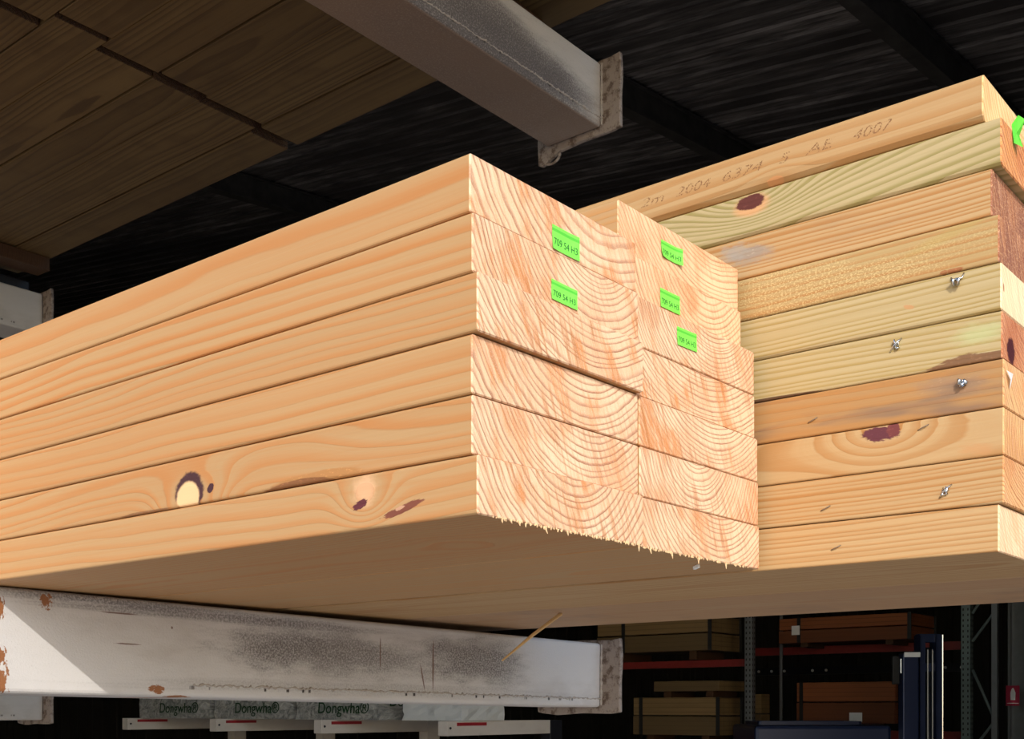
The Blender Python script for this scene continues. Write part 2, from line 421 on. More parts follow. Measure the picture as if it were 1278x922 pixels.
# ------------------------------------------------------------------ lime tags on the board ends
LIME = Mat('lime_paper'); LIME = LIME.out(LIME.mix((.16, .80, .06), (.24, .88, .10), LIME.noise(LIME.x, LIME.y, LIME.z, 150, 2)), .6)
LIMED = simple('lime_paper_band', (.09, .55, .04), .6)
INK = simple('tag_ink', (.015, .11, .02), .6)
def make_tag(key, quad, txt, curl=0.0, label=None):
    board = BOARDS[key]; Y = board.location.y
    pts = [hitY(px, py, Y) - board.location for px, py in quad]      # TL, TR, BR, BL on the end face
    for p in pts: p.y = 0
    o_ = sum(pts, Vector())/4
    ex = ((pts[1]+pts[2])-(pts[0]+pts[3]))/2; ez = ((pts[0]+pts[1])-(pts[2]+pts[3]))/2
    w, h = ex.length, ez.length; ang = math.atan2(ex.z, ex.x)
    off_ = lambda u, v: .0006 + .0012*max(0, -v)**1.5 + curl*max(0, u-.1)**2 + curl*.6*max(0, -u-v*.5-.3)**2
    bm = bmesh.new(); nx, nz = 8, 8; G = {}
    for j in range(nz+1):
        for i in range(nx+1):
            u, v = i/nx-.5, j/nz-.5
            G[i, j] = bm.verts.new((u*w, -off_(u, v), v*h))
    for j in range(nz):
        for i in range(nx):
            f = bm.faces.new((G[i, j], G[i+1, j], G[i+1, j+1], G[i, j+1])); f.material_index = 1 if j == nz-2 else 0
    t = link('paper_tag', finish(bm), [LIME, LIMED], board, loc=(o_.x, 0, o_.z), rot=(0, -ang, 0))
    tag(t, label or 'lime green paper tag stapled to the sawn end')
    tm = text_mesh(txt, h*.42, 0, .00008, 1.0)
    wx = max(v.co.x for v in tm.vertices)-min(v.co.x for v in tm.vertices); s = w*.86/wx
    for v in tm.vertices: v.co.x *= s
    for v in tm.vertices:
        x_, z_ = v.co.x, v.co.y - h*.17
        v.co = Vector((x_, -off_(x_/w, z_/h) - .00022 + (.00006 if v.co.z < 0 else 0), z_))
    tx = link('lettering', tm, [INK], t)
    return t
make_tag(('A', 5), [(689, 280), (722, 297), (721, 327), (688, 309)], '709 54 H3', .006)
make_tag(('A', 4), [(688, 348), (720, 363), (719, 388), (687, 372)], '709 54 H3', .002)
make_tag(('B', 6), [(825, 299), (849, 312), (849, 333), (824, 319)], '709 54 H3', .016, 'curled lime green paper tag')
make_tag(('B', 5), [(824, 360), (848, 370), (847, 394), (823, 381)], '709 54 H3', .002)
make_tag(('B', 4), [(845, 408), (869, 417), (868, 440), (844, 429)], '709 54 H3', .002)
# folded tag at the right edge of the frame
bm = bmesh.new()
pts = [(.048, .0, .028), (.054, -.006, .040), (.062, -.012, .036), (.066, -.004, .020), (.060, -.010, .002), (.051, -.002, .006)]
vs = [bm.verts.new(p) for p in pts]; c = bm.verts.new((.057, -.003, .020))
for v_ in bm.verts: v_.co = Vector((.048, 0, .020)) + (v_.co - Vector((.048, 0, .020)))*.78
for k in range(6): bm.faces.new((vs[k], vs[(k+1)%6], c))
bmesh.ops.solidify(bm, geom=bm.faces[:], thickness=.0002)
o = link('paper_tag', finish(bm), [LIME], BOARDS['C', 8], loc=(-.018, 0, .022)); tag(o, 'crumpled lime green paper tag sticking out from the end')

# ------------------------------------------------------------------ staples and wires on the right stack
STEEL = simple('staple_steel', (.62, .64, .66), .25, 1.0)
WHITE = simple('white_scrap', (.85, .86, .86), .5)
DARKST = simple('dark_wire', (.26, .20, .15), .4, .6)
def staple(i, px, py, kind, label):
    b = BOARDS['C', i]; p = hitX(px, py, b.location.x) - b.location; bm = bmesh.new()
    R = lambda a: random.uniform(-a, a)
    if kind == 'bow':
        tube_mesh(bm, [(0, -.0062, .006), (-.0015, -.0045, .001), (-.004, 0, .0005), (-.0015, .0035, .001), (-.0012, .0058, .0035)], .0009, 6)
        for s in (-1, 1):
            tube_mesh(bm, [(-.001, s*.001, .001), (-.0065, s*.0028, -.001), (-.0045, s*.002, -.0055), (0, s*.0018, -.003)], [.0012, .0018, .0015, .0006], 7)
        mats = [STEEL]
    elif kind == 'lump':
        for k in range(7):
            a = k*.9; q = Vector((-.004+R(.002), R(.004), R(.003)))
            tube_mesh(bm, [(0, R(.003), R(.002)), q, q+Vector((-.001, R(.003), R(.003))), (0, R(.005), R(.005))], [.0008, .0022, .0016, .0005], 5)
        mats = [STEEL]
    elif kind == 'thin':
        tube_mesh(bm, [(0, -.0055, .0028), (-.0016, -.003, .0012), (-.0018, 0, 0), (-.0014, .003, -.001), (0, .005, -.0016)], .0005, 5)
        mats = [DARKST]
    else:   # pair of crossed legs
        tube_mesh(bm, [(0, -.006, .006), (-.003, -.002, .002), (-.0035, .001, -.001), (0, .006, -.006)], .0008, 6)
        for k in range(4):
            q = Vector((-.003+R(.001), R(.004), R(.005)))
            tube_mesh(bm, [(0, R(.004), R(.003)), q, (0, R(.004), R(.005))], [.0005, .0014, .0004], 5)
        mats = [STEEL]
    o = link('staple', finish(bm), mats, b, loc=p, smooth=True); tag(o, label)
staple(5, 1195, 350, 'bow', 'dark shiny bent staple')
staple(3, 1202, 478, 'lump', 'bright crumpled metal staple')
staple(1, 1180, 613, 'cross', 'bright bent staple legs')
staple(4, 1118, 431, 'cross', 'small bent staple')
for i, px, py in ((3, 1014, 525), (1, 1030, 635), (0, 1043, 684), (2, 1152, 534)): staple(i, px, py, 'thin', 'thin rusty staple wire')
bm = bmesh.new()
q = [bm.verts.new(p) for p in ((0, -.001, .008), (.010, -.004, .006), (.012, -.002, -.001), (.010, -.0008, -.008), (.006, -.003, 0))]
bm.faces.new(q); bmesh.ops.solidify(bm, geom=bm.faces[:], thickness=.0005)
o = link('paper_scrap', finish(bm), [WHITE], BOARDS['C', 3], loc=(.004, 0, .026)); tag(o, 'torn white scrap stuck on the end')

# printed numbers on the topmost right board
Mi = Mat('print_ink')
nn = sstep(Mi.noise(Mi.x*700, Mi.y*500, Mi.z, 1, 2), .47, .56)
tr = Mi.nt.nodes.new('ShaderNodeBsdfTransparent'); mx = Mi.nt.nodes.new('ShaderNodeMixShader')
Mi.out((.24, .11, .045), .8)
Mi.nt.links.new(nn.v, mx.inputs[0]); Mi.nt.links.new(tr.outputs[0], mx.inputs[1]); Mi.nt.links.new(Mi.b.outputs[0], mx.inputs[2])
Mi.nt.links.new(mx.outputs[0], Mi.nt.nodes['Material Output'].inputs[0])
b = BOARDS['C', 9]
for s, pxa, pya, pxb, pyb in (('2004', 842, 241, 886, 229), ('6374', 899, 224, 950, 207), ('5', 970, 200, 984, 196), ('AE', 1003, 190, 1040, 180), ('4007', 1062, 168, 1112, 152), ('2m', 799, 253, 828, 243)):
    p = hitX(pxa, pya, b.location.x) - b.location; q = hitX(pxb, pyb, b.location.x) - b.location
    tm = text_mesh(s, .014, .3)
    wx = max(v.co.x for v in tm.vertices)-min(v.co.x for v in tm.vertices); k = abs(p.y-q.y)/wx
    for v in tm.vertices: v.co.x *= k
    o = link('printed_number', tm, [Mi.m], b, loc=(-.0002, (p.y+q.y)/2, .024), rot=(math.pi/2, 0, -math.pi/2))
    tag(o, 'faint brown dotted ink number')

# ------------------------------------------------------------------ cantilever arms
PITZ = .113
def paint(name, tone, grime, blobs=(), rusts=(), scr=(), under=False, gx=1.0):
    M = Mat(name); x, y, z = M.x, M.y, M.z
    base = M.mix(tone, tuple(c*.86 for c in tone), M.noise(x*3, y*5, z*7, 1, 3))
    g = M.noise(x*5, y*7+3, z*13, 1, 4, .65)
    sp = M.noise(x, y, z, 330, 3, .7)
    col = M.mix(base, (.30, .26, .23), (sstep(g, .45, .75)*grime).clamp())
    for (cx, cz, rx, rz, a) in blobs:
        d = blob(M, x, z, cx, cz, rx, rz, 0, .9, 9, 2.0)
        m_ = sstep(d, 1.25, .25)*(sstep(sp, .34, .62)*.75+.25)*a
        col = M.mix(col, (.10, .085, .085), m_.clamp())
    col = M.mix(col, (.16, .12, .10), (sstep(sp, .62, .70)*grime*.6).clamp())
    for (cx, cz, rx, rz) in rusts:
        d = blob(M, x, z, cx, cz, rx, rz, 0, 1.4, 60, 7.0)
        col = M.mix(col, (.26, .10, .035), sstep(d, 1.0, .8))
    for (cx, cz, rx, rz, rot) in scr:
        col = M.mix(col, (.14, .07, .05), sstep(blob(M, x, z, cx, cz, rx, rz, rot, .5, 90, 1.0), 1.0, .7)*.85)
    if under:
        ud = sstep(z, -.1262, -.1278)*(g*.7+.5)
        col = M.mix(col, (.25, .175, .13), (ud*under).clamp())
    pits = sstep((z+PITZ).abs(), .0035, .0015)*sstep(M.voro(x, 0, 0, 95), .32, .22)*sstep(M.noise(x*4, 0, 0, 1, 1), .3, .5)*sstep(x, .2, .35)
    col = M.mix(col, (.05, .04, .035), pits)
    return M.out(col, .55, sp*.6+g*.4-pits*2, .5, .002)
RUSTY = Mat('worn_end_plate')
RUSTY = RUSTY.out(RUSTY.mix((.28, .235, .205), (.11, .075, .055), sstep(RUSTY.noise(RUSTY.x, RUSTY.y, RUSTY.z, 60, 4, .7), .45, .65)), .7, RUSTY.noise(RUSTY.x, RUSTY.y, RUSTY.z, 120, 3), .8, .003)
WELD = simple('weld_bead', (.50, .46, .42), .7, c2=(.26, .22, .19), sc=200)
DARK = simple('blackened_steel', (.02, .022, .03), .35, .3)
def arm(R, ztop, mat, label, hgt=.129, hook=False, x1=1.262, weld=True):
    bm = bmesh.new(); bm_box(bm, -.004, x1, 0, .135, -hgt, 0); r = link('support_arm', finish(bm, bev=.006, seg=3), [mat], R, loc=(0, 0, ztop)); tag(r, label)
    # stop plate with rough, slightly irregular outline
    bm = bmesh.new()
    out = [(-.045, -hgt-.010), (-.02, -hgt-.013), (.05, -hgt-.012), (.11, -hgt-.016), (.150, -hgt-.034), (.160, -hgt-.030), (.162, -hgt+.01), (.160, .006), (.06, .008), (-.02, .006), (-.044, .009), (-.047, -.03), (-.044, -.08)]
    if not hook: out[4] = (.150, -hgt-.012); out[5] = (.160, -hgt-.010)
    a = [bm.verts.new((x1, y, z)) for y, z in out]; c_ = [bm.verts.new((x1+.010, y, z)) for y, z in out]
    bm.faces.new(a[::-1]); bm.faces.new(c_)
    for k in range(len(a)): bm.faces.new((a[k], a[(k+1)%len(a)], c_[(k+1)%len(a)], c_[k]))
    bmesh.ops.recalc_face_normals(bm, faces=bm.faces[:])
    link('end_plate', finish(bm, bev=.0015, seg=1), [RUSTY], r)
    if weld:
        bm = bmesh.new(); n = 260; pts = []; rad = []
        for k in range(n):
            xx = .30 + (x1-.302)*k/(n-1)
            pts.append((xx, -.0006+random.uniform(-.0006, .0006), -hgt+.017+random.uniform(-.0015, .0015))); rad.append(random.choice((.0008, .0012, .0018, .0024))*random.uniform(.7, 1.1))
        tube_mesh(bm, pts, rad, 6)
        # bead where the stop plate meets the beam
        pts = []; rad = []
        for k in range(40):
            pts.append((x1-.001, -.001, -hgt+.004+(hgt-.006)*k/39)); rad.append(random.uniform(.0015, .0035))
        tube_mesh(bm, pts, rad, 6)
        link('weld_bead', finish(bm), [WELD], r, smooth=True)
    if hook:
        bm = bmesh.new(); pts = [(x1+.004, .128+.022*math.cos(t_), -hgt-.018-.016*math.sin(t_)) for t_ in [k*math.pi/10 for k in range(11)]]
        tube_mesh(bm, pts, .0028, 6); link('bent_lug', finish(bm), [RUSTY], r, smooth=True)
    return r
def axz(px, py, Y, zt): p = hitY(px, py, Y); return p.x, p.z-zt
YA = .768
def bl(px, py, rx, rz, a, zt): x, z = axz(px, py, YA, zt); return (x, z, rx, rz, a)
ZT = Z0 - .0006
m_low = paint('white_arm_paint', (.60, .58, .57), .35,
    [bl(350, 805, .13, .04, .9, ZT), bl(480, 820, .12, .035, .45, ZT), bl(420, 790, .08, .02, .5, ZT), bl(430, 815, .14, .035, .75, ZT), bl(590, 815, .17, .045, .95, ZT), bl(120, 745, .20, .011, .8, ZT), bl(300, 768, .30, .010, .8, ZT), bl(500, 855, .5, .014, .35, ZT)],
    [bl(57, 748, .008, .010, 0, ZT)[:4], bl(197, 857, .011, .006, 0, ZT)[:4], bl(2, 850, .010, .02, 0, ZT)[:4], bl(3, 818, .006, .010, 0, ZT)[:4], bl(224, 866, .02, .002, 0, ZT)[:4], bl(2, 758, .004, .012, 0, ZT)[:4]],
    [(*axz(475, 808, YA, ZT), .0016, .030, 0), (*axz(541, 822, YA, ZT), .0024, .048, 0), (*axz(528, 838, YA, ZT), .0018, .026, .25), (*axz(160, 801, YA, ZT), .022, .0012, 0), (*axz(215, 780, YA, ZT), .002, .002, 0), (*axz(150, 763, YA, ZT), .03, .0012, 0)])
COLM = paint('column_paint', (.58, .57, .55), .4)
def front_rack(y, label):
    r = empty('cantilever_rack', (0, y, 0), label, 'rack')
    bm = bmesh.new(); bm_box(bm, -.25, -.0045, .0, .135, .0125, 3.3); link('column_post', finish(bm, bev=.002), [COLM], r)
    bm = bmesh.new(); bm_box(bm, -.50, .16, -.05, .19, 0, .012); link('foot_plate', finish(bm, bev=.002), [COLM], r); return r
RN = front_rack(YA, 'white steel cantilever rack whose two big weathered arms flank the left stack')
RF = front_rack(2.90, 'farther grey-white cantilever rack, only two arm tips showing at the left edge')
low = arm(RN, ZT, m_low, 'white painted lower arm with grime patches, sunlit at its left', hgt=.127); low.rotation_euler = (0, .0125, 0)
ZU = ZC + 1.2845
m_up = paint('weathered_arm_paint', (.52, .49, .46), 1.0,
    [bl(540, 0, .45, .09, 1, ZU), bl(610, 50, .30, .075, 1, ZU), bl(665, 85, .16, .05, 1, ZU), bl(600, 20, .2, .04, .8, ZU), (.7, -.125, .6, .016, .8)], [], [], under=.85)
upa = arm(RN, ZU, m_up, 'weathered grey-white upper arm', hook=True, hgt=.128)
YF = 2.90
m_far = paint('far_arm_paint', (.50, .49, .47), .45, [], [(.95, -.10, .015, .008)])
fu = arm(RF, ZC+1.300, m_far, None, hgt=.128, weld=False)
fl = arm(RF, ZC+.092, m_far, 'arm tip with a rust spot', hgt=.128, weld=False)
# rail, bearers
box_obj('steel_rail', (.3, 1.235, 0, .06, 0, .038), DARK, bev=.006, loc=(0, YF+.03, ZC+1.3006)); tag(C.objects['steel_rail'], 'dark steel rail lying on the far upper arm, beneath the timber bearer', 'rail')
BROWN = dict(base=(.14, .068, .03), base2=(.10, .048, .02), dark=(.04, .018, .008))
P = P_(70, **BROWN); BRW = wood_side('bearer_wood', P)
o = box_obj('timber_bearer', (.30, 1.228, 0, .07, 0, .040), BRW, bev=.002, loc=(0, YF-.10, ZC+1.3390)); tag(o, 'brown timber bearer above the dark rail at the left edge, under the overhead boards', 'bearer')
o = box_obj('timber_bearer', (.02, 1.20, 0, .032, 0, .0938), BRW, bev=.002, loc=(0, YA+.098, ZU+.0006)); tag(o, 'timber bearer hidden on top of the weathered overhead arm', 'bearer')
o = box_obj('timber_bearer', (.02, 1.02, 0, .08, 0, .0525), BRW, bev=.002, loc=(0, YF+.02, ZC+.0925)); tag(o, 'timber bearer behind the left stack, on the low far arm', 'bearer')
# ------------------------------------------------------------------ overhead pack (underside in shade)
xb = 1.238; k = 0; ZP = ZC + 1.3796
OV = []
widths = [.115, .165, .125, .14, .120, .150, .13]
lbls = ['outer edge board', 'second board from the outer edge', 'third board from the outer edge', 'fourth board from the outer edge', 'fifth board from the outer edge', 'sixth board from the outer edge', 'innermost board in view']
for k, w in enumerate(widths):
    xb -= w
    c = random.uniform(1.25, 1.75)
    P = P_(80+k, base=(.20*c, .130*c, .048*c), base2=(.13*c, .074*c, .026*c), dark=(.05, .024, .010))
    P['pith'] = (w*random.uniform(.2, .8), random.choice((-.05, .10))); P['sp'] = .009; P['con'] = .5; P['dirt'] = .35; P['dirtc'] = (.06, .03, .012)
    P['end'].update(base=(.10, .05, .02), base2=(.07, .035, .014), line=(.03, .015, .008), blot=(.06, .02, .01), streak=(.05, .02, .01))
    ms = wood_side('overhead_pine_%d' % k, P); me_ = wood_end('overhead_end_%d' % k, P)
    yj = 1.62 + random.uniform(-.035, .035)
    zo = random.choice((0, .0015, .003)) if k else 0
    for (y0, y1, nm) in ((-.30, yj, 'nearer length'), (yj+random.uniform(.012, .04), 3.0, 'farther length')):
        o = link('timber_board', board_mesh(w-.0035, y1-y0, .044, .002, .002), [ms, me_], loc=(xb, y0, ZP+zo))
        tag(o, 'dark brown overhead board, %s, %s' % (nm, lbls[k]), 'board', 'dark boards of the overhead pack')
# upper layer closing the gaps, one board across each seam
for k in range(6):
    P_w = .19
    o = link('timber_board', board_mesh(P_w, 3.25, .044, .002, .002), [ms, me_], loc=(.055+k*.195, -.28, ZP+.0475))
    tag(o, 'board in the second overhead layer, visible only through the seams below it', 'board', 'second layer of the overhead pack')

# thin splinter hanging under the stack and small scraps
STRAW = simple('dry_splinter', (.62, .42, .20), .7)
pa = hitD(700, 766, 1.70); pb = hitD(627, 824, 1.45)
pa = CAM + ray(700, 766)*((Z0-.001-ZC)/ray(700, 766).z)
pb = CAM + ray(627, 824)*((pa-CAM).dot(FW)*.93)
bm = bmesh.new(); tube_mesh(bm, [Vector((0, 0, 0)), (pb-pa)*.5+Vector((0, 0, .002)), pb-pa], [.0030, .0026, .0014], 6)
o = link('wood_splinter', finish(bm), [STRAW], loc=pa); tag(o, 'long thin straw-coloured splinter hanging below the stack in front of the lower arm', 'splinter')
pa = CAM + ray(869, 706)*((Z0-.001-ZC)/ray(869, 706).z)
bm = bmesh.new(); bm_box(bm, -.004, .004, -.0018, .0018, -.003, .0005); o = link('wood_chip', finish(bm, bev=.0006), [WHITE], loc=pa, rot=(0, .2, 1.2))
tag(o, 'tiny white chip stuck under the second column', 'chip')

# ------------------------------------------------------------------ the building
def rz(x, y): return ZC + 3.0 + .107*x + .12*y
RM = Mat('roof_sheet')
rn = RM.noise(RM.x*2, RM.y*.35, RM.z, 1, 4, .65); rn2 = RM.noise(RM.x*30, RM.y*2.5, RM.z, 1, 3, .7)
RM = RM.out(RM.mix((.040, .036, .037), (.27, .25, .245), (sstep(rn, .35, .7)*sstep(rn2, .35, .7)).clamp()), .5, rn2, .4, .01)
bm = bmesh.new(); X0, X1, Y0, Y1 = -1.5, 24.0, -1.5, 24.0
x = X0; prof = []
while x < X1:
    prof += [(x, 0), (x+.13, 0), (x+.15, .014), (x+.165, .014)]; x += .18
va = [bm.verts.new((x, Y0, rz(x, Y0)+h)) for x, h in prof]; vb = [bm.verts.new((x, Y1, rz(x, Y1)+h)) for x, h in prof]
for a in range(len(prof)-1): bm.faces.new((va[a], va[a+1], vb[a+1], vb[a]))
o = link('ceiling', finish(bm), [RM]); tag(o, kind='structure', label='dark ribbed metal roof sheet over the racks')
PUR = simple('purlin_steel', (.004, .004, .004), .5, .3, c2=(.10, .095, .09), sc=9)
def purl(n, y):
    bm = bmesh.new()
    for (z0, z1, w0, w1) in ((-.20, -.02, -.006, .006), (-.215, -.20, -.03, .06), (-.035, -.02, -.03, .06)):
        vs, fs = bm_box(bm, X0, X1, y+w0, y+w1, 0, 1)
        for v in vs: v.co.z = rz(v.co.x, y) + (z1 if v.co.z > .5 else z0)
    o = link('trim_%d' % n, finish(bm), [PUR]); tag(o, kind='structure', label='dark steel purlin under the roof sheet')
for n, (px, py) in enumerate(((1125, 50), (830, 160), (310, 247))):
    d = ray(px, py); t_ = (3.0 - .2 + .107*CAM.x + .12*CAM.y)/(d.z - .107*d.x - .12*d.y); p = CAM + d*t_; purl(n+1, p.y)
    if n == 0:
        pr = p
q0 = CAM + ray(1128, 62)*7.2; q1 = CAM + ray(1058, 136)*8.6; q1 = Vector((q1.x, q1.y, min(q1.z, rz(q1.x, q1.y)-.02)))
bm = bmesh.new(); tube_mesh(bm, [q0, q1], .012, 6); o = link('trim_4', finish(bm), [DARK]); tag(o, kind='structure', label='thin dark brace rod below the roof')
FLM = Mat('concrete_floor')
FLM = FLM.out(FLM.mix((.50, .45, .40), (.38, .335, .29), FLM.noise(FLM.x, FLM.y, FLM.z, 1.2, 6, .65)), .85, FLM.noise(FLM.x, FLM.y, FLM.z, 40, 3), .2, .01)
bm = bmesh.new(); bm_box(bm, -40, 24, -40, 24, -.2, 0); o = link('floor', finish(bm), [FLM]); tag(o, kind='structure', label='bare concrete yard and shed floor')
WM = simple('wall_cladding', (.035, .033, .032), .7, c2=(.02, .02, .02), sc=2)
def cladding(name, fixed, a0, a1, axis):
    bm = bmesh.new(); a = a0; pr_ = []
    while a < a1: pr_ += [(a, 0), (a+.22, 0), (a+.25, .04), (a+.35, .04)]; a += .38
    lo, hi = [], []
    for a, h in pr_:
        x, y = (fixed-h, a) if axis == 'x' else (a, fixed-h)
        lo.append(bm.verts.new((x, y, 0))); hi.append(bm.verts.new((x, y, rz(x, y))))
    for k in range(len(lo)-1): bm.faces.new((lo[k], lo[k+1], hi[k+1], hi[k]))
    o = link(name, finish(bm), [WM]); tag(o, kind='structure', label='dark ribbed cladding at the far side of the shed')
def sky_block_wall(name, p, q):
    bm = bmesh.new(); v = [bm.verts.new((x, y, z)) for x, y, z in ((p[0], p[1], 0), (q[0], q[1], 0), (q[0], q[1], rz(*q)), (p[0], p[1], rz(*p)))]
    f = bm.faces.new(v); bmesh.ops.solidify(bm, geom=[f], thickness=.08)
    o = link(name, finish(bm), [WM]); tag(o, kind='structure', label='unseen dark wall added to block sky light beside the open corner bay')
sky_block_wall('wall_block_front', (3.2, -1.5), (23.9, -1.5)); sky_block_wall('wall_block_left', (-1.5, 4.0), (-1.5, 23.9))  # walls added out of view to keep sky light off the shed interior
cladding('wall_right', 23.9, -1.5, 23.9, 'x'); cladding('wall_back', 23.9, -1.5, 23.9, 'y')

# ------------------------------------------------------------------ rack with the wrapped packs, lower left behind
RX, WHT = 6.68, paint('far_rack_white', (.62, .60, .58), .2)
HOLE = simple('red_slot', (.30, .02, .03), .5)
cols_y = [5.0, 6.31, 7.63, 8.94]
ztopA = ZC - .088
for k, y in enumerate(cols_y):
    nm = ['nearest', 'second', 'third', 'farthest'][k]
    R_ = r = empty('cantilever_rack', (RX, y, 0), 'white cantilever rack behind the lower arm, %s of the four in its row' % nm, 'rack', 'white racks of the row behind')
    bm = bmesh.new(); bm_box(bm, -.075, .075, 0, .10, .012, ZC-.09 if k < 2 else 1.9); link('post', finish(bm, bev=.004), [WHT if k else DARK], r)
    bm = bmesh.new(); bm_box(bm, -.5, .5, -.05, .15, 0, .012); link('foot_plate', finish(bm), [WHT], r)
    for s in (-1, 1):
        if s == 1: continue
        bm = bmesh.new(); x0, x1 = (-1.18, 0) if s < 0 else (0, 1.18)
        bm_box(bm, x0, x1, 0, .09, -.105, 0); r = link('support_arm', finish(bm, bev=.004), [WHT], R_, loc=(s*.078, 0, ztopA))
        if s < 0:
            bm = bmesh.new(); bm_box(bm, x0+.10, x0+.42, -.003, .0, -.035, -.012); link('slot', finish(bm), [HOLE], r)
        bm = bmesh.new(); xe = x0 if s < 0 else x1
        tube_mesh(bm, [(xe-s*.03, .002, -.05), (xe-s*.03, -.006, -.05)], .009, 8); link('disc', finish(bm), [DARK], r)
WR = Mat('grey_wrap')
wf = WR.noise(WR.x*4, WR.y*9+WR.z*8, WR.z*10-WR.y*5, 1, 5, .65, 1.5)
WR = WR.out(WR.mix((.20, .22, .22), (.52, .54, .54), sstep(wf, .35, .65)), .4, wf, 1.0, .05)
WR2 = Mat('white_wrap'); WR2 = WR2.out(WR2.mix((.52, .57, .60), (.62, .66, .68), WR2.noise(WR2.x*4, WR2.y*7, WR2.z*7, 1, 3)), .4, WR2.noise(WR2.x*4, WR2.y*7, WR2.z*7, 1, 3), .6, .03)
GRI = simple('green_print', (.006, .045, .015), .6)
def wrapped(x0, x1, y0, y1, z0, h, mat, label, txt=True, txt_end=False):
    r = empty('wrapped_timber_pack', (x0, y0, z0), label, 'timber pack', 'plastic-wrapped packs on the row behind')
    bm = bmesh.new(); bm_box(bm, 0, x1-x0, 0, y1-y0, 0, h)
    bmesh.ops.subdivide_edges(bm, edges=bm.edges[:], cuts=6, use_grid_fill=True)
    for v in bm.verts: v.co += Vector((random.uniform(-.008, .008), random.uniform(-.008, .008), random.uniform(-.006, .006) if v.co.z > .02 else 0))
    link('wrap', finish(bm), [mat], r)
    if txt:
        tm = text_mesh('Dongwha\u00ae', .125, .1, .001)
        link('lettering', tm, [GRI], r, loc=(-.012, (y1-y0)*.42, .088), rot=(math.pi/2, 0, -math.pi/2))
    if txt_end:
        tm = text_mesh('Dongwha\u00ae', .12, .1, .001)
        link('lettering', tm, [GRI], r, loc=(.36, -.014, .14), rot=(math.pi/2, 0, 0))
    return r
XW = RX - 1.12
def wy(px): return hitX(px, 880, XW).y
zW = ztopA + .001
wrapped(XW, XW+.95, wy(262), wy(174), zW, .30, WR, 'leftmost grey plastic-wrapped timber pack with green lettering, behind the lower arm')
wrapped(XW, XW+.95, wy(362), wy(268), zW, .30, WR, 'second grey plastic-wrapped pack from the left, between the two dark gaps')
wrapped(XW, XW+.95, wy(474), wy(370), zW, .30, WR, 'nearest grey plastic-wrapped pack, its corner next to the plain white bundle', txt_end=True)
pw = hitD(505, 900, 9.2)
wrapped(XW-.02, XW+.45, wy(578), wy(505), zW, .26, WR2, 'plain white wrapped bundle right of the grey ones, by the white column', txt=False)

# ------------------------------------------------------------------ racking in the right background
RED = simple('red_beam_paint', (.22, .018, .014), .5, c2=(.14, .012, .01), sc=6)
UPR = simple('upright_steel', (.20, .26, .25), .4, .3, c2=(.13, .17, .165), sc=10)
GREY = simple('grey_steel', (.22, .23, .24), .4, .5, c2=(.14, .15, .15), sc=10)
STRAP = simple('black_strap', (.01, .01, .01), .5)
def packwood(name, c):
    M = Mat(name); ln = sstep((M.z*22.0).fract(), .12, .0).max(sstep((M.x*9.0).fract(), .07, .0)*.6)
    col = M.mix(c, tuple(q*.55 for q in c), M.noise(M.x*2, M.y*1.5, M.z*20, 1, 3))
    return M.out(M.mix(col, tuple(q*.2 for q in c), ln), .7)
PW = packwood('yellow_pack_timber', (.26, .165, .065)); PO = packwood('orange_pack_timber', (.34, .10, .026))
def pack(pxc, yt, yb, pxl, pxr, D, mat, label, straps=(), lab=None, group=None, nlay=1, sup=0, sn=''):
    c = hitD(pxc, yb, D); t = hitD(pxc, yt, D); h = t.z - c.z
    yl = hitX(pxl, yb, c.x).y; xr = hitY(pxr, yb, c.y).x
    r = empty('timber_pack', c, label, 'timber pack', 'timber packs in the right background')
    nb = max(1, nlay)
    bm = bmesh.new()
    for k in range(nb):
        z0 = h*k/nb; bm_box(bm, 0 + (.01 if k%2 else 0), xr-c.x-.005*(k%2), 0, yl-c.y, z0+(.012 if k else 0), h*(k+1)/nb)
    link('boards', finish(bm, bev=.004, seg=1), [mat], r)
    if sup:
        for q in (.15, .8):
            bm = bmesh.new(); bm_box(bm, .02, xr-c.x-.02, -.04, .04, -sup, -.0005)
            o = link('timber_bearer', finish(bm), [BRW], loc=c+Vector((0, (yl-c.y)*q, 0)))
            tag(o, '%s bearer under the %s' % ('right' if q < .5 else 'left', sn), 'bearer')
    for px in straps:
        yy = hitX(px, yb, c.x).y - c.y
        bm = bmesh.new(); w = .02
        bm_box(bm, -.006, 0, yy-w, yy+w, 0, h); bm_box(bm, -.006, xr-c.x+.006, yy-w, yy+w, h, h+.005); bm_box(bm, xr-c.x, xr-c.x+.006, yy-w, yy+w, 0, h)
        link('strap', finish(bm), [STRAP], r)
    if lab:
        (a, b_, a2, b2) = lab; p = hitX(a, b_, c.x-.008)-c; q = hitX(a2, b2, c.x-.008)-c
        bm = bmesh.new(); bm_box(bm, -.010, -.007, min(p.y, q.y), max(p.y, q.y), min(p.z, q.z), max(p.z, q.z)); link('paper_label', finish(bm), [WHITE], r)
    return r, c
DB = 11.5
pack(886, 768, 811, 745, 923, DB, PW, 'dim yellowish timber pack above the red beam, right of the lower arm end', (886, 778), nlay=2, sup=.085, sn='upper yellowish pack')
pack(897, 849, 862, 816, 929, DB, PW, 'thin loose layer of boards on top of the strapped yellowish pack', (), nlay=1, sup=.062, sn='loose boards')
pack(896, 870, 918, 790, 924, DB, PW, 'strapped yellowish timber pack under the loose boards, below the red beam', (896, 800), nlay=2, sup=.062, sn='strapped yellowish pack')
pack(950, 866, 1069, 941, 961, DB+1.2, PW, 'narrow dim brown pack just right of the dark upright', (), nlay=8)
pack(1135, 764, 797, 972, 1166, DB+.3, PO, 'upper orange timber pack just under the right stack, above the red beam', (1135, 997), (988, 781, 998, 792), nlay=2, sup=.045, sn='upper orange pack')
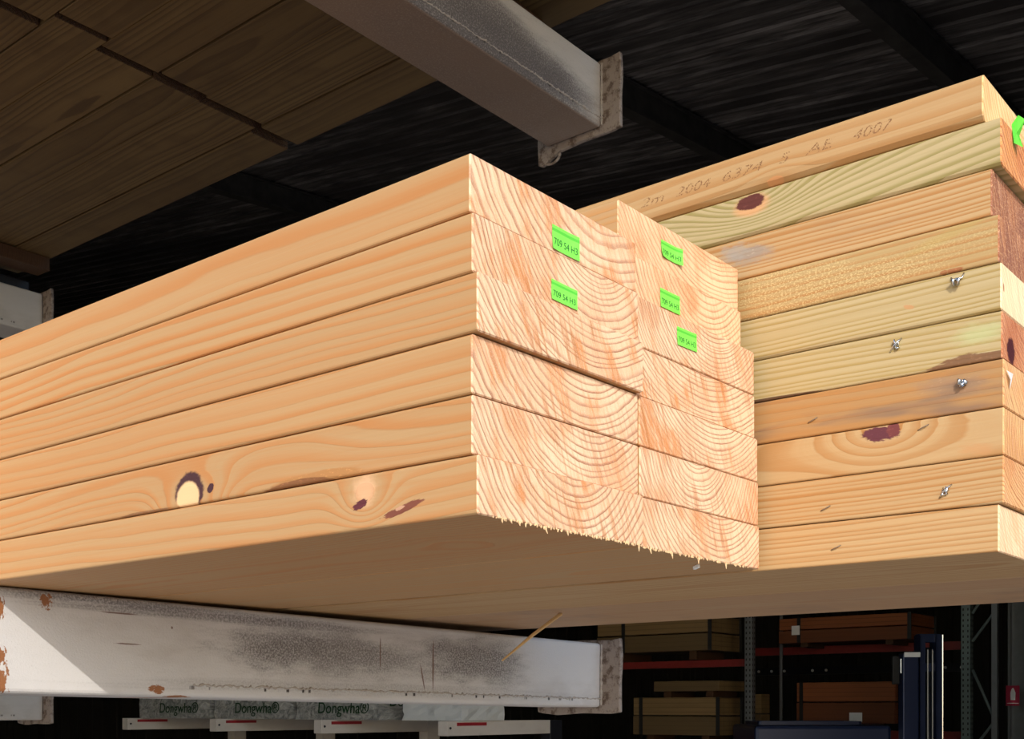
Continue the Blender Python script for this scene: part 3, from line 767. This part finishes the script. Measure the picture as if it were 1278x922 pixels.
_, CORG = pack(1117, 850, 903, 994, 1121, DB+.3, PO, 'lower orange timber pack with a white label, left of the dark blue mast', (1000,), (1060, 889, 1076, 901), nlay=2, sup=.08, sn='lower orange pack')
def bar(name, pts, w, h, mat, label, cat, group=None, kind=None):
    """horizontal beam along world Y through two points"""
    a, b_ = pts; bm = bmesh.new(); d = b_-a
    bm_box(bm, -w/2, w/2, 0, d.y, -h, 0)
    for v in bm.verts:
        if v.co.y > .01: v.co.x += d.x; v.co.z += d.z
    o = link(name, finish(bm), [mat], loc=a); tag(o, label, cat, group, kind); return o
a = hitD(931, 822, DB-.1); bq = hitX(745, 833, a.x)
bar('shelf_beam', (Vector((a.x+.05, a.y, a.z)), Vector((a.x+.05, bq.y, a.z))), .06, .07, RED, 'dark red rack beam under the upper yellowish pack', 'rack beam', 'dark red rack beams')
a = hitD(1200, 800, DB+.42); bq = hitX(937, 811, a.x)
bar('shelf_beam', (Vector((a.x, a.y, a.z)), Vector((a.x, bq.y, a.z))), .06, .085, RED, 'dark red rack beam under the upper orange pack', 'rack beam', 'dark red rack beams')
a = hitX(1213, 913, CORG.x+.04); bq = hitX(985, 916, a.x)
bar('shelf_beam', (Vector((a.x, a.y, a.z)), Vector((a.x, bq.y, a.z))), .06, .10, RED, 'dark red rack beam at the bottom edge of the picture, behind the blue mast', 'rack beam', 'dark red rack beams')
a = hitD(931, 926, DB+.05); bq = hitX(745, 928, a.x)
bar('shelf_beam', (Vector((a.x+.05, a.y, a.z)), Vector((a.x+.05, bq.y, a.z))), .06, .10, RED, 'dark red rack beam below the strapped yellowish pack, just under the frame', 'rack beam', 'dark red rack beams')
def upright(px, D, w, mat, label, holes=True, y2=None):
    p = hitD(px, 884, D); r = empty('rack_upright', (p.x, p.y, 0), label, 'rack upright', 'steel rack uprights at right')
    bm = bmesh.new(); bm_box(bm, -w/2, w/2, -w/2, w/2, 0, 4.2); link('post', finish(bm, bev=.004, seg=1), [mat], r)
    if holes:
        bm = bmesh.new(); z = ZC-.5
        while z < 2.8:
            for q in (-.25, .25): bm_box(bm, -w/2-.001, -w/2+.001, q*w-.006, q*w+.006, z, z+.022)
            for q in (-.25, .25): bm_box(bm, q*w-.006, q*w+.006, -w/2-.001, -w/2+.001, z, z+.022)
            z += .05
        o = link('slots', finish(bm), [STRAP], r); tag(o, 'rows of dark punched slots', kind='stuff')
    return p
upright(936, DB-.35, .075, GREY, 'dim grey rack upright between the yellowish and orange packs', True)
upright(975, DB+1.3, .03, GREY, 'thin pale post left of the lower orange pack', False)
p1 = upright(1207, DB-.6, .085, UPR, 'perforated grey-green rack upright right of the blue mast', True)
FR = C.objects['rack_upright.002']; p2 = hitD(1242, 884, DB-.9)
bm = bmesh.new(); bm_box(bm, -.025, .025, -.025, .025, 0, 4.2); link('slim_post', finish(bm), [GREY], FR, loc=(p2.x-p1.x, p2.y-p1.y, 0))
for (xa, ya, xb_, yb_) in ((1214, 836, 1242, 899), (1214, 800, 1240, 765), (1242, 899, 1214, 935), (1242, 720, 1214, 765)):
    fa = lambda x: DB-.6 - .3*(x-1207)/35
    bm = bmesh.new(); o_ = Vector((p1.x, p1.y, 0)); tube_mesh(bm, [hitD(xa, ya, fa(xa))-o_, hitD(xb_, yb_, fa(xb_))-o_], .013, 6)
    link('diagonal_brace', finish(bm), [UPR], FR)
# row of pale discs on a dark rail, standing in for bright dots
pa = hitD(1210, 827, DB+2.4); pl = hitX(935, 846, pa.x)
bar('wall_rail', (pa, Vector((pa.x, pl.y, pa.z))), .05, .10, DARK, 'dark rail with pale discs behind the packs', 'rail')
rail = C.objects['wall_rail']
for px in (947, 963, 979, 1014, 1031, 1180, 1200):
    p = hitX(px, 840, pa.x-.03); bm = bmesh.new(); tube_mesh(bm, [(-.015, 0, 0), (0, 0, 0)], .018, 8)
    o = link('disc', finish(bm), [WHITE], rail, loc=(-.024, p.y-pa.y, -.05)); tag(o, 'pale disc')
# grey column with the red sign
p = hitD(1272, 884, 12.6)
bm = bmesh.new(); 
for s in (0, 1): bm_box(bm, -.09, .09, -.09+s*.16, -.07+s*.16, 0, 4.2)
bm_box(bm, -.008, .008, -.07, .07, 0, 4.2)
o = link('shed_column', finish(bm), [GREY], loc=(p.x, p.y, 0)); tag(o, 'grey steel building column behind the red sign at the right edge', 'column')
sg = hitD(1264, 868, 12.3); r = empty('fire_sign', (sg.x, sg.y, sg.z), 'small red sign with a pale extinguisher symbol at the lower right edge', 'sign')
r.rotation_euler = (0, 0, TH - math.pi/2)
bm = bmesh.new(); bm_box(bm, -.070, .070, 0, .006, -.105, .105); link('panel', finish(bm), [simple('sign_red', (.42, .02, .06), .5)], r)
bm = bmesh.new(); pf = [(-.024, -.045), (.024, -.045), (.028, .03), (.012, .07), (0, .085), (-.014, .068), (-.026, .03)]
bm.faces.new([bm.verts.new((x, -.002, z)) for x, z in pf]); bm_box(bm, -.06, .06, -.002, 0, -.082, -.076)
link('extinguisher_symbol', finish(bm), [WHITE], r)

# forklift: dark blue mast and body
NAVY = simple('navy_paint', (.012, .022, .065), .35, .2); BLK = simple('black_rubber', (.012, .012, .012), .7)
CHR = simple('bright_rod', (.5, .52, .55), .2, 1.0)
mp = hitD(1150, 884, 9.6); fk = empty('forklift', (mp.x, mp.y, 0), 'dark blue forklift mast rising in front of the racking at lower right', 'forklift')
fk.rotation_euler = (0, 0, TH - math.pi/2)      # local x = to the right, y = away
zt = ZC + (884-792)/F*9.6
s_ = 9.6/F
def fb(name, x0, x1, y0, y1, z0, z1, mat, bev=.004): return box_obj(name, (x0, x1, y0, y1, z0, z1), mat, fk, bev)
zp = ZC + (884-815)*s_
fb('shield_panel', -24*s_, -4*s_, -.02, .10, .45, zp, NAVY, .01)
for a, b_ in ((-2, 5), (18, 26)):
    bm = bmesh.new(); bm_box(bm, a*s_, b_*s_, 0, .015, .05, zt); bm_box(bm, a*s_, a*s_+.012, 0, .14, .05, zt); bm_box(bm, a*s_, b_*s_, .125, .14, .05, zt)
    link('mast_rail', finish(bm), [NAVY], fk)
for z in (.3, 1.0, 1.9, zt-.06): fb('cross_member', -2*s_, 26*s_, .03, .11, z, z+.07, NAVY)
bm = bmesh.new(); tube_mesh(bm, [(12*s_, .06, .1), (12*s_, .06, zt-.1)], .028, 10); link('lift_cylinder', finish(bm), [DARK], fk, smooth=True)
for x in (9, 15):
    bm = bmesh.new(); tube_mesh(bm, [(x*s_, .02, .3), (x*s_, .02, zt-.12)], .007, 6); link('lift_chain', finish(bm), [GREY], fk)
bm = bmesh.new(); tube_mesh(bm, [(26.5*s_, .0, .5), (26.5*s_, .0, zt)], .006, 6); link('hose', finish(bm), [CHR], fk)
fb('lamp_plate', -23*s_, -3*s_, -.035, -.02, ZC+(884-820)*s_, ZC+(884-814)*s_, WHITE, .001)
bm = bmesh.new(); tube_mesh(bm, [(-26*s_, -.01, ZC+44*s_), (-26*s_, -.01, ZC+62*s_)], .009, 8); link('glint_rod', finish(bm), [CHR], fk)  # bright rod added to stand in for a glint on the mast
fb('mirror', -36*s_, -27*s_, .0, .03, ZC+30*s_, ZC+66*s_, BLK, .01)
bm = bmesh.new(); bm_box(bm, -1.30, -.16, .25, 1.25, .35, ZC-.14); bm_box(bm, -1.2, -.3, .6, 1.2, ZC-.14, ZC-.125)
link('body', finish(bm, bev=.03), [NAVY], fk)
for x in (-1.2, -.26):
    for y in (.5, 1.0):
        bm = bmesh.new(); tube_mesh(bm, [(x-.09, y, .28), (x+.09, y, .28)], .28, 20); link('wheel', finish(bm, bev=.01), [BLK], fk, smooth=False)
for x in (-.10, .16):
    bm = bmesh.new(); bm_box(bm, x, x+.10, -1.0, 0.0, .05, .09); bm_box(bm, x, x+.10, -.04, 0.0, .05, .6); link('fork', finish(bm), [DARK], fk)

# ------------------------------------------------------------------ light
sd = Vector((-1.0, -1.0, .76)).normalized()
sun = bpy.data.lights.new('sun', 'SUN'); sun.energy = 2.95; sun.angle = math.radians(.5); sun.color = (1.0, .955, .88)
so = bpy.data.objects.new('sun', sun); C.objects.link(so); so.rotation_euler = (-sd).to_track_quat('-Z', 'Y').to_euler(); so.location = (-6, -6, 8)
w = bpy.data.worlds.new('World'); bpy.context.scene.world = w; w.use_nodes = True; nt = w.node_tree
bg = nt.nodes['Background']; sk = nt.nodes.new('ShaderNodeTexSky'); sk.sky_type = 'NISHITA'; sk.sun_disc = False
sk.sun_elevation = math.radians(28); sk.sun_rotation = math.atan2(-1, -1)
nt.links.new(sk.outputs[0], bg.inputs[0]); bg.inputs[1].default_value = .26
# ------------------------------------------------------------------ camera
cd = bpy.data.cameras.new('camera'); cd.sensor_width = 36; cd.lens = 36*F/1278; cd.shift_y = (HY-461)/1278; cd.shift_x = 0
cd.clip_start = .02; cd.clip_end = 200
co = bpy.data.objects.new('camera', cd); C.objects.link(co); co.location = CAM; co.rotation_euler = (math.pi/2, 0, TH - math.pi/2)
sc = bpy.context.scene; sc.camera = co
sc.view_settings.view_transform = 'Standard'; sc.view_settings.look = 'None'; sc.view_settings.gamma = 1; sc.view_settings.exposure = 0
sc.view_settings.use_curve_mapping = False
